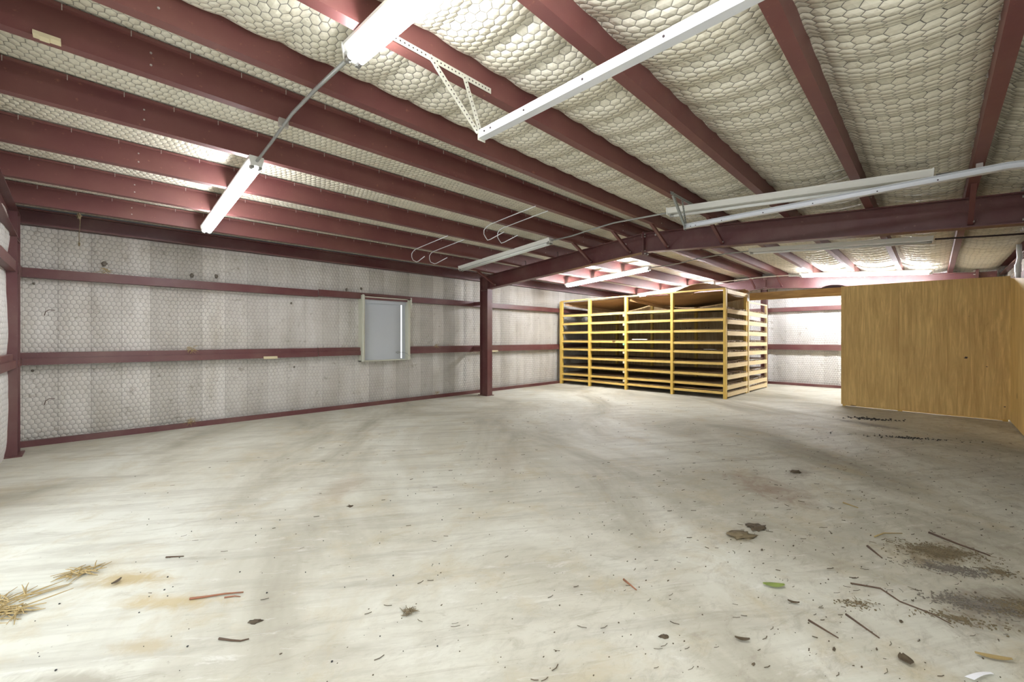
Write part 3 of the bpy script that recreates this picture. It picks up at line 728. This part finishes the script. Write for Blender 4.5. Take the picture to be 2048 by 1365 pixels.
# rear unit
rr = rooted('sheet_storage_rack', 'second pine storage rack behind the first, its pale side boards seen against the far wall', 'storage rack', (11.5, 5.5, 0), 'wooden sheet storage racks')
RX0, RX1 = 11.50, 13.16
for y in (3.245, 5.70, 7.86):
    for x in (RX0, RX1-.06): part(MB().box(x, x+.06, y-.02, y+.03, 0, 2.27), 'post', 'pine_x', rr)
for k, z in enumerate([2.25]+LV):
    zz = z-.045 if k else z
    part(MB().beam((RX0+.06, 3.236, zz), (RX1-.06, 3.236, zz-(.0 if k == 0 else .015)), .022, .10 if k else .03), 'side_board', 'pine_x', rr)
    if k:
        x = RX0+.08
        while x < RX1-.15:
            l = rnd.uniform(.04,.2); h_ = rnd.uniform(.008,.03)
            part(MB().beam((x,3.24,zz+.05+h_/2), (min(x+l,RX1-.07),3.24,zz+.045+h_/2+rnd.uniform(-.004,.01)), .03, h_), 'packing_strip', 'plyshelf', rr); x += l+rnd.uniform(.01,.05)
    if k:
        sheet(rr, RX0+.07, RX1-.07, 3.29, 7.8, lambda a, b, z=z, k=k: z+.03+.03*noise.noise(Vector((a*2+k, b*3, 7))), 'shelf_panel', 'plyshelf', nx=8, ny=24)
# things lying on the rack
lyr = [((10.02,5.35),(.05,.42),LV[3]+.048,.022,'white','white_strip_box','long white strip lying on the fourth shelf of the wooden rack','box'),
       ((10.05,3.62),(.12,.24),LV[4]+.048,.012,'conduit','magazine','grey paper stack on the fifth rack shelf next to the corner post','paper'),
       ((10.3,4.85),(.16,.42),LV[3]+.05,.010,'conduit','metal_sheet','thin grey sheet lying beside the white strip on the fourth shelf','sheet')]
for (x, y), (dx, dy), z, h_, mt, nm, lb, ct in lyr:
    tag(MB().beam((x,y-dy/2,z+h_/2+.012), (x,y+dy/2,z+h_/2+.012), dx, h_).build(nm, mt, loc=(x,y,z)), lb, ct)
# warped loose sheets on top of the rack
g_ = grid(16, 16, lambda a, b: (10.15+.9*a, 3.30+1.55*b, 2.475+.16*math.sin(pi*min(b*1.25,1)**.9)*(1-.3*a)+.01*a)); o = g_.build('warped_plywood_sheet', 'plywarp', smooth=True); thick(o, .01)
tag(o, 'brown plywood sheet arching up on top of the near end of the wooden rack', 'plywood sheet')
g_ = grid(10, 8, lambda a, b: (11.08+.42*a, 3.22+.45*b, 2.475+.07*math.sin(pi*a)+.02*math.sin(9*a+4*b))); o = g_.build('crumpled_brown_sheet', 'plywarp', smooth=True); thick(o, .008)
tag(o, 'small crumpled brown sheet on the rack corner beside the header board', 'sheet')

# ------------------------------------------------------------------ header board and plywood partition
tag(MB().beam((11.50,3.20,2.372),(11.50,-.84,2.355),.04,.18).build('header_board', 'header', bevel=.003, loc=(11.5,1.2,2.37)), 'long brown wooden header board bridging from the rack to behind the plywood partition', 'board')
# dark rounded top showing above the header
g2 = MB(); n = 20
pr = [(1.55+.27*math.cos(pi*k/n), 2.40+.125*math.sin(pi*k/n)) for k in range(n+1)]
g2.v = [(11.522+dx, y, z) for dx in (0,.07) for y, z in pr]
g2.f = [tuple(range(n+1)), tuple(range(n+1,2*n+2))] + [(k,k+1,n+2+k,n+1+k) for k in range(n)] + [(0,n,2*n+1,n+1)]
tag(g2.build('round_topped_board', 'dark', loc=(11.55,1.55,2.4)), 'dark maroon rounded shape peeping above the header board', 'board')
pt = rooted('plywood_partition', 'large honey plywood partition of two upright sheets standing on the floor at right', 'partition', (10.55,.2,0))
def ply_sheet(name, xa, ya, xb, yb, za, zb, z0=.035, t=.018):
    d = Vector((xb-xa, yb-ya, 0)).normalized(); n = Vector((-d.y, d.x, 0))
    if n.x < 0: n = -n
    P = [Vector((xa,ya,z0)), Vector((xb,yb,z0)), Vector((xb,yb,zb)), Vector((xa,ya,za))]
    vs = P+[p+n*t for p in P]; return MB().add(vs, [(0,1,2,3),(4,5,6,7),(0,1,5,4),(1,2,6,5),(2,3,7,6),(3,0,4,7)])
part(ply_sheet('s', 10.61,1.30,10.555,.455, 2.385,2.375), 'plywood_sheet', 'ply', pt)
part(MB().box(10.63,10.67,1.24,1.28,0,2.36).box(10.57,10.61,.40,.46,0,2.35).box(10.48,10.52,-.86,-.80,0,2.33), 'stud', 'pine_v', pt)
part(MB().beam((10.66,1.24,.045),(10.52,-.8,.045),.04,.07), 'bottom_plate', 'pine', pt)
mm = MB(); 
for (y, z, r) in ((-.40,1.02,.020),(-.63,.88,.012),(-.41,1.02,.032),(-.43,1.72,.010),(-.82,.24,.012)):
    x = 10.44+(y+.88)*(10.555-10.44)/1.335
    mm.blob((x-.001,y,z), .003, r, r*.6, .4, int(z*100))
part2(ply_sheet('s', 10.545,.452,10.44,-.88, 2.376,2.352), 'plywood_sheet', 'ply', pt, mm, 'hole')
rt = rooted('plywood_return_panel', 'darker plywood panel at the right picture edge, standing at a right angle to the partition', 'partition', (9.2,-.88,0))
vs = [(10.465,-.878,.02),(8.0,-.87,.02),(8.0,-.87,2.14),(8.86,-.876,2.16),(10.465,-.878,2.32)]
part(MB().add(vs+[(x,y-.018,z) for x,y,z in vs], [(0,1,2,3,4),(5,6,7,8,9),(0,1,6,5),(1,2,7,6),(2,3,8,7),(3,4,9,8),(4,0,5,9)]), 'plywood_sheet', 'ply', rt)
part(MB().box(8.1,8.16,-.96,-.90,0,2.10).box(9.3,9.36,-.98,-.92,0,2.15), 'stud', 'pine_v', rt)

# ------------------------------------------------------------------ little things on steel and walls
tag(MB().box(-.235,-.125,3.60,3.655,3.08,3.10).box(-.21,-.17,3.595,3.65,3.073,3.081).build('wood_block', 'cream', loc=(-.2,3.63,3.08)), 'broken cream wood block wedged on a purlin at the upper left corner', 'wood block')
def bx(name, mat, b, lb, cat): return tag(MB().box(*b).build(name, mat, loc=((b[0]+b[1])/2,(b[2]+b[3])/2,b[4]), bevel=.004), lb, cat)
bx('cream_block', 'cream', (2.04,2.25,YL-.03,YL,1.00,1.045), 'small cream block on the middle girt left of the window', 'block')
bx('cream_block', 'cream', (7.18,7.40,YL-.03,YL,1.00,1.045), 'small cream block on the girt just right of the column', 'block')
def tuft(loc, n, L, label, name='straw_tuft', cat='straw', mat='straw', hang=True, flat=False, spread=1.0, r=.0022):
    m = MB(); rn = random.Random(hash(label) % 1000 if False else int(abs(loc[0]*1000+loc[1]*77+loc[2]*13)))
    for _ in range(n):
        a = rn.uniform(0, 2*pi); l = L*rn.uniform(.4,1)
        if flat: d = Vector((math.cos(a), math.sin(a), rn.uniform(0,.12)))
        else: d = Vector((math.cos(a), -abs(rn.uniform(0,.25)), rn.uniform(-1,.6)))
        p = Vector((rn.uniform(-1,1)*L*.4*spread, (rn.uniform(-.25,0) if not flat else rn.uniform(-1,1)*spread)*L*.4, rn.uniform(0,.01) if flat else rn.uniform(-.2,.3)*L))
        if flat: p.z += .004
        q = p+d*l*.5; e = q+(d+Vector((rn.uniform(-.4,.4),0 if not flat else rn.uniform(-.4,.4),-.25 if not flat else -.1)))*l*.4
        if flat: q.z = max(q.z,.003); e.z = max(e.z,.003)
        m.tube([p,q,e], [r,r,r*.5], 4)
    o = m.build(name, mat); o.location = loc; return tag(o, label, cat)
tuft((1.06,YL-.03,1.19), 26, .11, 'dry straw tuft caught on the middle girt left of the window')
tuft((1.06,YL-.03,.10), 24, .10, 'dry straw tuft at the wall base below the girt tuft, left of the window')
tuft((5.48,YL-.03,1.18), 20, .10, 'dry straw tuft on the middle girt between window and column')
tuft((5.50,YL-.03,.12), 20, .09, 'dry straw tuft at the wall base between window and column')
tuft((.13,YL-.03,2.27), 26, .09, 'yellow straw nest on the upper girt near the left corner', 'straw_nest', 'nest')
for j, (x, z, r, lb) in enumerate(((.13,2.37,.028,'grey mud nest above the yellow straw on the upper girt'),(1.09,2.31,.026,'grey mud nest on the wall above the upper girt, right of the straw nest'),
    (1.40,2.33,.024,'round grey mud nest above the upper girt, second of the close pair'),(-.51,2.04,.013,'tiny dark mud spot near the top of the wall beside the corner post'),
    (2.50,1.97,.016,'dark mud spot below the upper girt left of the window'),(2.55,.84,.014,'dark mud spot below the middle girt left of the window'),
    (3.49,2.29,.022,'mud nest above the upper girt just left of the window'),(3.79,2.33,.022,'mud nest directly above the left end of the window'),(-.52,.94,.012,'tiny dark mud spot under the middle girt beside the corner post'))):
    tag(MB().blob((0,0,0), r, .018, r*1.2, .3, j).build('mud_nest', 'mudgrey', smooth=True), lb, 'mud nest').location = (x, YL+.085, z)
# curled wires on wall insulation
for x, z, lb in ((-.38,1.70,'curled dark twig stuck to the wall above the middle girt at far left'),(-.38,.56,'curled dark twig stuck to the wall below the middle girt at far left')):
    tag(MB().tube([(x-.04,YL+.085,z-.06),(x-.03,YL+.08,z-.01),(x,YL+.08,z+.015),(x+.05,YL+.08,z+.01)], .004, 5).build('curled_twig', 'twig', loc=(x,YL+.08,z)), lb, 'twig')
# cobweb strand with dust hanging at the left
tag(MB().tube([(-.1,7.10,2.83),(-.09,7.14,2.72),(-.10,7.16,2.60),(-.10,7.18,2.49)], .0035, 5).blob((-.10,7.18,2.47), .010,.010,.022,.3,2).blob((-.10,7.12,2.79), .02,.02,.03,.4,4).build('hanging_twig', 'mud', loc=(-.1,7.1,2.83)), 'dusty twig strand dangling below the eave purlin at left', 'twig')

# ------------------------------------------------------------------ floor litter
def twig(pts, r, label, mat='twig', name='twig'):
    pts = [Vector((x,y,z)) for x,y,z in pts]
    k = len(pts); o = MB().tube(pts, [r*(1-.5*i/(k-1)) for i in range(k)], 6).build(name, mat, smooth=True, loc=(pts[0].x, pts[0].y, 0)); return tag(o, label, 'twig')
twig([(.36,2.71,.006),(.42,2.67,.008),(.50,2.63,.007),(.57,2.58,.006)], .006, 'long reddish twig lying on the concrete at lower left', 'twigred')
twig([(.49,2.60,.004),(.53,2.575,.005),(.55,2.55,.004)], .004, 'short reddish twig touching the long one at lower left', 'twigred')
twig([(.405,2.26,.005),(.44,2.21,.005),(.47,2.175,.005),(.50,2.165,.004)], .005, 'curved dark twig nearest the bottom edge at lower left')
twig([(.325,3.33,.005),(.36,3.305,.005),(.405,3.27,.004)], .005, 'slender dark twig on the bare concrete left of centre')
twig([(2.95,.32,.004),(3.0,.20,.005),(2.92,.12,.006),(2.90,.0,.005),(2.86,-.06,.006)], .0045, 'long thin curved stem on the floor at lower right')
twig([(3.75,.28,.006),(3.86,.24,.008),(3.95,.15,.006)], .005, 'pale bent straw stalk above the dirt patch at right', 'straw')
twig([(4.35,.52,.006),(4.30,.42,.006)], .006, 'short pale stick lying on the floor right of the brown stain', 'straw')
twig([(2.10,1.22,.005),(2.06,1.12,.005)], .006, 'small brown stick on the floor below centre right', 'twigred')
twig([(4.1,.02,.006),(4.0,-.12,.006),(3.93,-.25,.006)], .007, 'dark stick lying right of the dirt patch')
twig([(3.55,.30,.006),(3.42,.22,.006)], .007, 'short thick dark twig left of the dirt patch')
twig([(2.60,.30,.005),(2.50,.17,.005)], .005, 'thin brown stick above the brown leaf at lower right')
twig([(2.42,.42,.005),(2.37,.30,.005)], .005, 'short dark twig between the green leaf and the brown leaf')
def leaf(loc, L, w, rot, mat, label, curl=.007):
    g_ = grid(9, 5, lambda a, b: ((a-.5)*L, (b-.5)*w*math.sin(pi*(.04+.92*a))**.8, .004+curl*(4*(a-.5)**2)+curl*.8*(2*b-1)**2)); o = g_.build('leaf', mat, smooth=True); thick(o, .001)
    o.location = (*loc, .003); o.rotation_euler = (0,0,rot); return tag(o, label, 'leaf')
leaf((2.62,.61), .11,.045,-.9,'leafg','pale green leaf lying on the concrete at lower right')
leaf((2.40,.08), .06,.05,.5,'leafb','dark brown curled leaf near the bottom right')
leaf((.10,3.18), .06,.022,.8,'leafb','small dark leaf beside the brown stain at lower left', .006)
leaf((2.68,-.18), .12,.028,-1.1,'straw','yellow-brown dry leaf near the right bottom corner')
leaf((2.52,.50), .05,.016,-1.2,'leafb','slim dark leaf beside the pale green leaf')
leaf((2.05,.60), .06,.02,-1.0,'leafb','narrow dark leaf in the middle of the lower right floor')
# paper strip
g_ = grid(8, 3, lambda a, b: ((a-.5)*.13, (b-.5)*.020*(.5+1.0*a), .004+.008*math.sin(pi*a)+.01*a*b)); o = g_.build('paper_strip', 'paper'); thick(o, .0008); o.location = (2.50,-.135,.002); o.rotation_euler = (0,0,2.6)
tag(o, 'folded white paper strip at the bottom edge near the right corner', 'paper')
def clod(loc, r, label, mat='mud', name='dirt_clod', sx=1.4, seed=0):
    o = MB().blob((0,0,r*.14), r*sx, r, r*.24, .6, seed, 8, 14).build(name, mat, smooth=True); o.location = (*loc,0); o.rotation_euler=(0,0,-.7); return tag(o, label, 'dirt')
clod((3.14,.93), .055, 'flat brown dirt clod left of its darker neighbour on the right floor', seed=1)
clod((3.34,.89), .045, 'dark brown dirt clod, upper one of the pair on the right floor', 'leafb', seed=2)
clod((1.47,3.31), .017, 'small dark dirt clod left of centre floor', 'leafb', seed=3)
clod((.55,2.28), .014, 'dark elongated dirt clod between the twigs at lower left', 'leafb', sx=2.2, seed=4)
clod((1.83,.86), .014, 'dark dirt clod at bottom centre right', 'leafb', seed=5)
clod((5.02,.98), .035, 'dark flake on the concrete above the brown stain', 'leafb', seed=6)
tuft((1.10,1.82,0), 40, .05, 'clump of dried seed stems on the bare concrete near the bottom centre', 'seed_clump', 'plant debris', 'mud', flat=True, spread=.8, r=.0018)
tuft((-.33,3.27,0), 90, .22, 'flattened straw clump at the left edge of the floor', 'straw_clump', 'straw', 'straw', flat=True, spread=1.2, r=.003)
tuft((-.03,3.45,0), 40, .12, 'smaller straw clump right of the flattened straw at the left edge', 'straw_clump', 'straw', 'straw', flat=True, spread=1.1, r=.003)
def dirt_patch(cx, cy, rx, ry, rot, n, label, mat='mud', rs=(.002,.006)):
    m = MB(); rn = random.Random(int(cx*100+cy*1000))
    for _ in range(n):
        a = rn.uniform(0,2*pi); q = min(abs(rn.gauss(0,.5)),1.3)
        x = math.cos(a)*q*rx; y = math.sin(a)*q*ry; r = rn.uniform(*rs)
        X_ = x*math.cos(rot)-y*math.sin(rot); Y_ = x*math.sin(rot)+y*math.cos(rot)
        if rn.random() < .7: m.blob((X_,Y_,r*.4), r*rn.uniform(.8,1.8), r, r*.6, .2, rn.random()*9, 3, 5)
        else:
            b = rn.uniform(0,pi); l = rn.uniform(.01,.04); m.tube([(X_,Y_,.003),(X_+l*math.cos(b),Y_+l*math.sin(b),.004)], .0014, 4)
    o = m.build('dirt_patch', mat); o.location = (cx,cy,0); tag(o, label, 'dirt', kind='stuff'); return o
dirt_patch(3.78,-.01,.26,.13,-1.0,1100,'crumbly brown dirt patch with straw on the right floor, the larger upper patch')
dirt_patch(3.55,-.08,.26,.09,-1.1,650,'grey-brown dirt smear just below the largest dirt patch', 'mudgrey')
dirt_patch(3.70,-.27,.12,.07,-1.0,140,'small dark dirt heap right of the largest dirt patch')
dirt_patch(3.18,-.17,.30,.10,-1.1,800,'dark dirt crumbs scattered at the right floor edge', 'mudgrey')
dirt_patch(3.28,-.32,.22,.09,-1.0,800,'dark brown dirt heap at the right picture edge')
dirt_patch(2.95,-.10,.20,.07,-1.1,200,'thin crumbs nearest the bottom right corner')
dirt_patch(9.2,.72,.5,.18,-1.2,200,'black crumbs on the floor in front of the plywood partition', 'black', (.006,.016))
dirt_patch(7.8,.25,.7,.14,-1.1,160,'black crumbs trailing toward the camera from the plywood partition', 'black', (.005,.013))
dirt_patch(2.75,.27,.12,.05,-.9,90,'little heap of leaf crumbs right of the green leaf')
# loose litter over the whole floor
m = MB(); rn = random.Random(11); cnt = 0
while cnt < 1500:
    x = rn.uniform(.2,8.5); y = rn.uniform(-.8,5.5)
    if x+y < 1.7: continue
    w = (.09 if y > 2 else .25) + .9*math.exp(-((y-.2)/.8)**2)*math.exp(-((x-3.0)/1.8)**2)
    if rn.random() > w: continue
    cnt += 1
    if rn.random() < .05 and y < 1.6:
        r = rn.uniform(.004,.008); m.blob((x,y,.003), r*rn.uniform(1.2,2.2), r*.7, .003, .5, cnt, 5, 8)
    elif rn.random() < .6:
        r = rn.uniform(.001,.0042); m.blob((x,y,r*.5), r*rn.uniform(.8,2), r, r*.6, .2, cnt, 3, 5)
    else:
        b = -.8+rn.gauss(0,.5); l = rn.uniform(.008,.045); q = rn.uniform(.0009,.0022)
        m.tube([(x,y,.003),(x+l*.5*math.cos(b),y+l*.5*math.sin(b),.0045),(x+l*math.cos(b+.3),y+l*math.sin(b+.3),.003)], q, 4)
tag(m.build('floor_litter', 'leafb'), 'fine dark crumbs and plant bits strewn over the concrete', 'litter', kind='stuff')
m = MB(); rn = random.Random(5)
for _ in range(130):
    x, y = rn.uniform(-.2,3.2), rn.uniform(1.4,3.8)
    if x+y < 1.9: continue
    r = rn.uniform(.0015,.005); m.blob((x,y,r*.5), r, r, r*.7, .2, _, 4, 6)
tag(m.build('black_grit', 'black'), 'sparse black grit on the pale concrete at lower left', 'grit', kind='stuff')
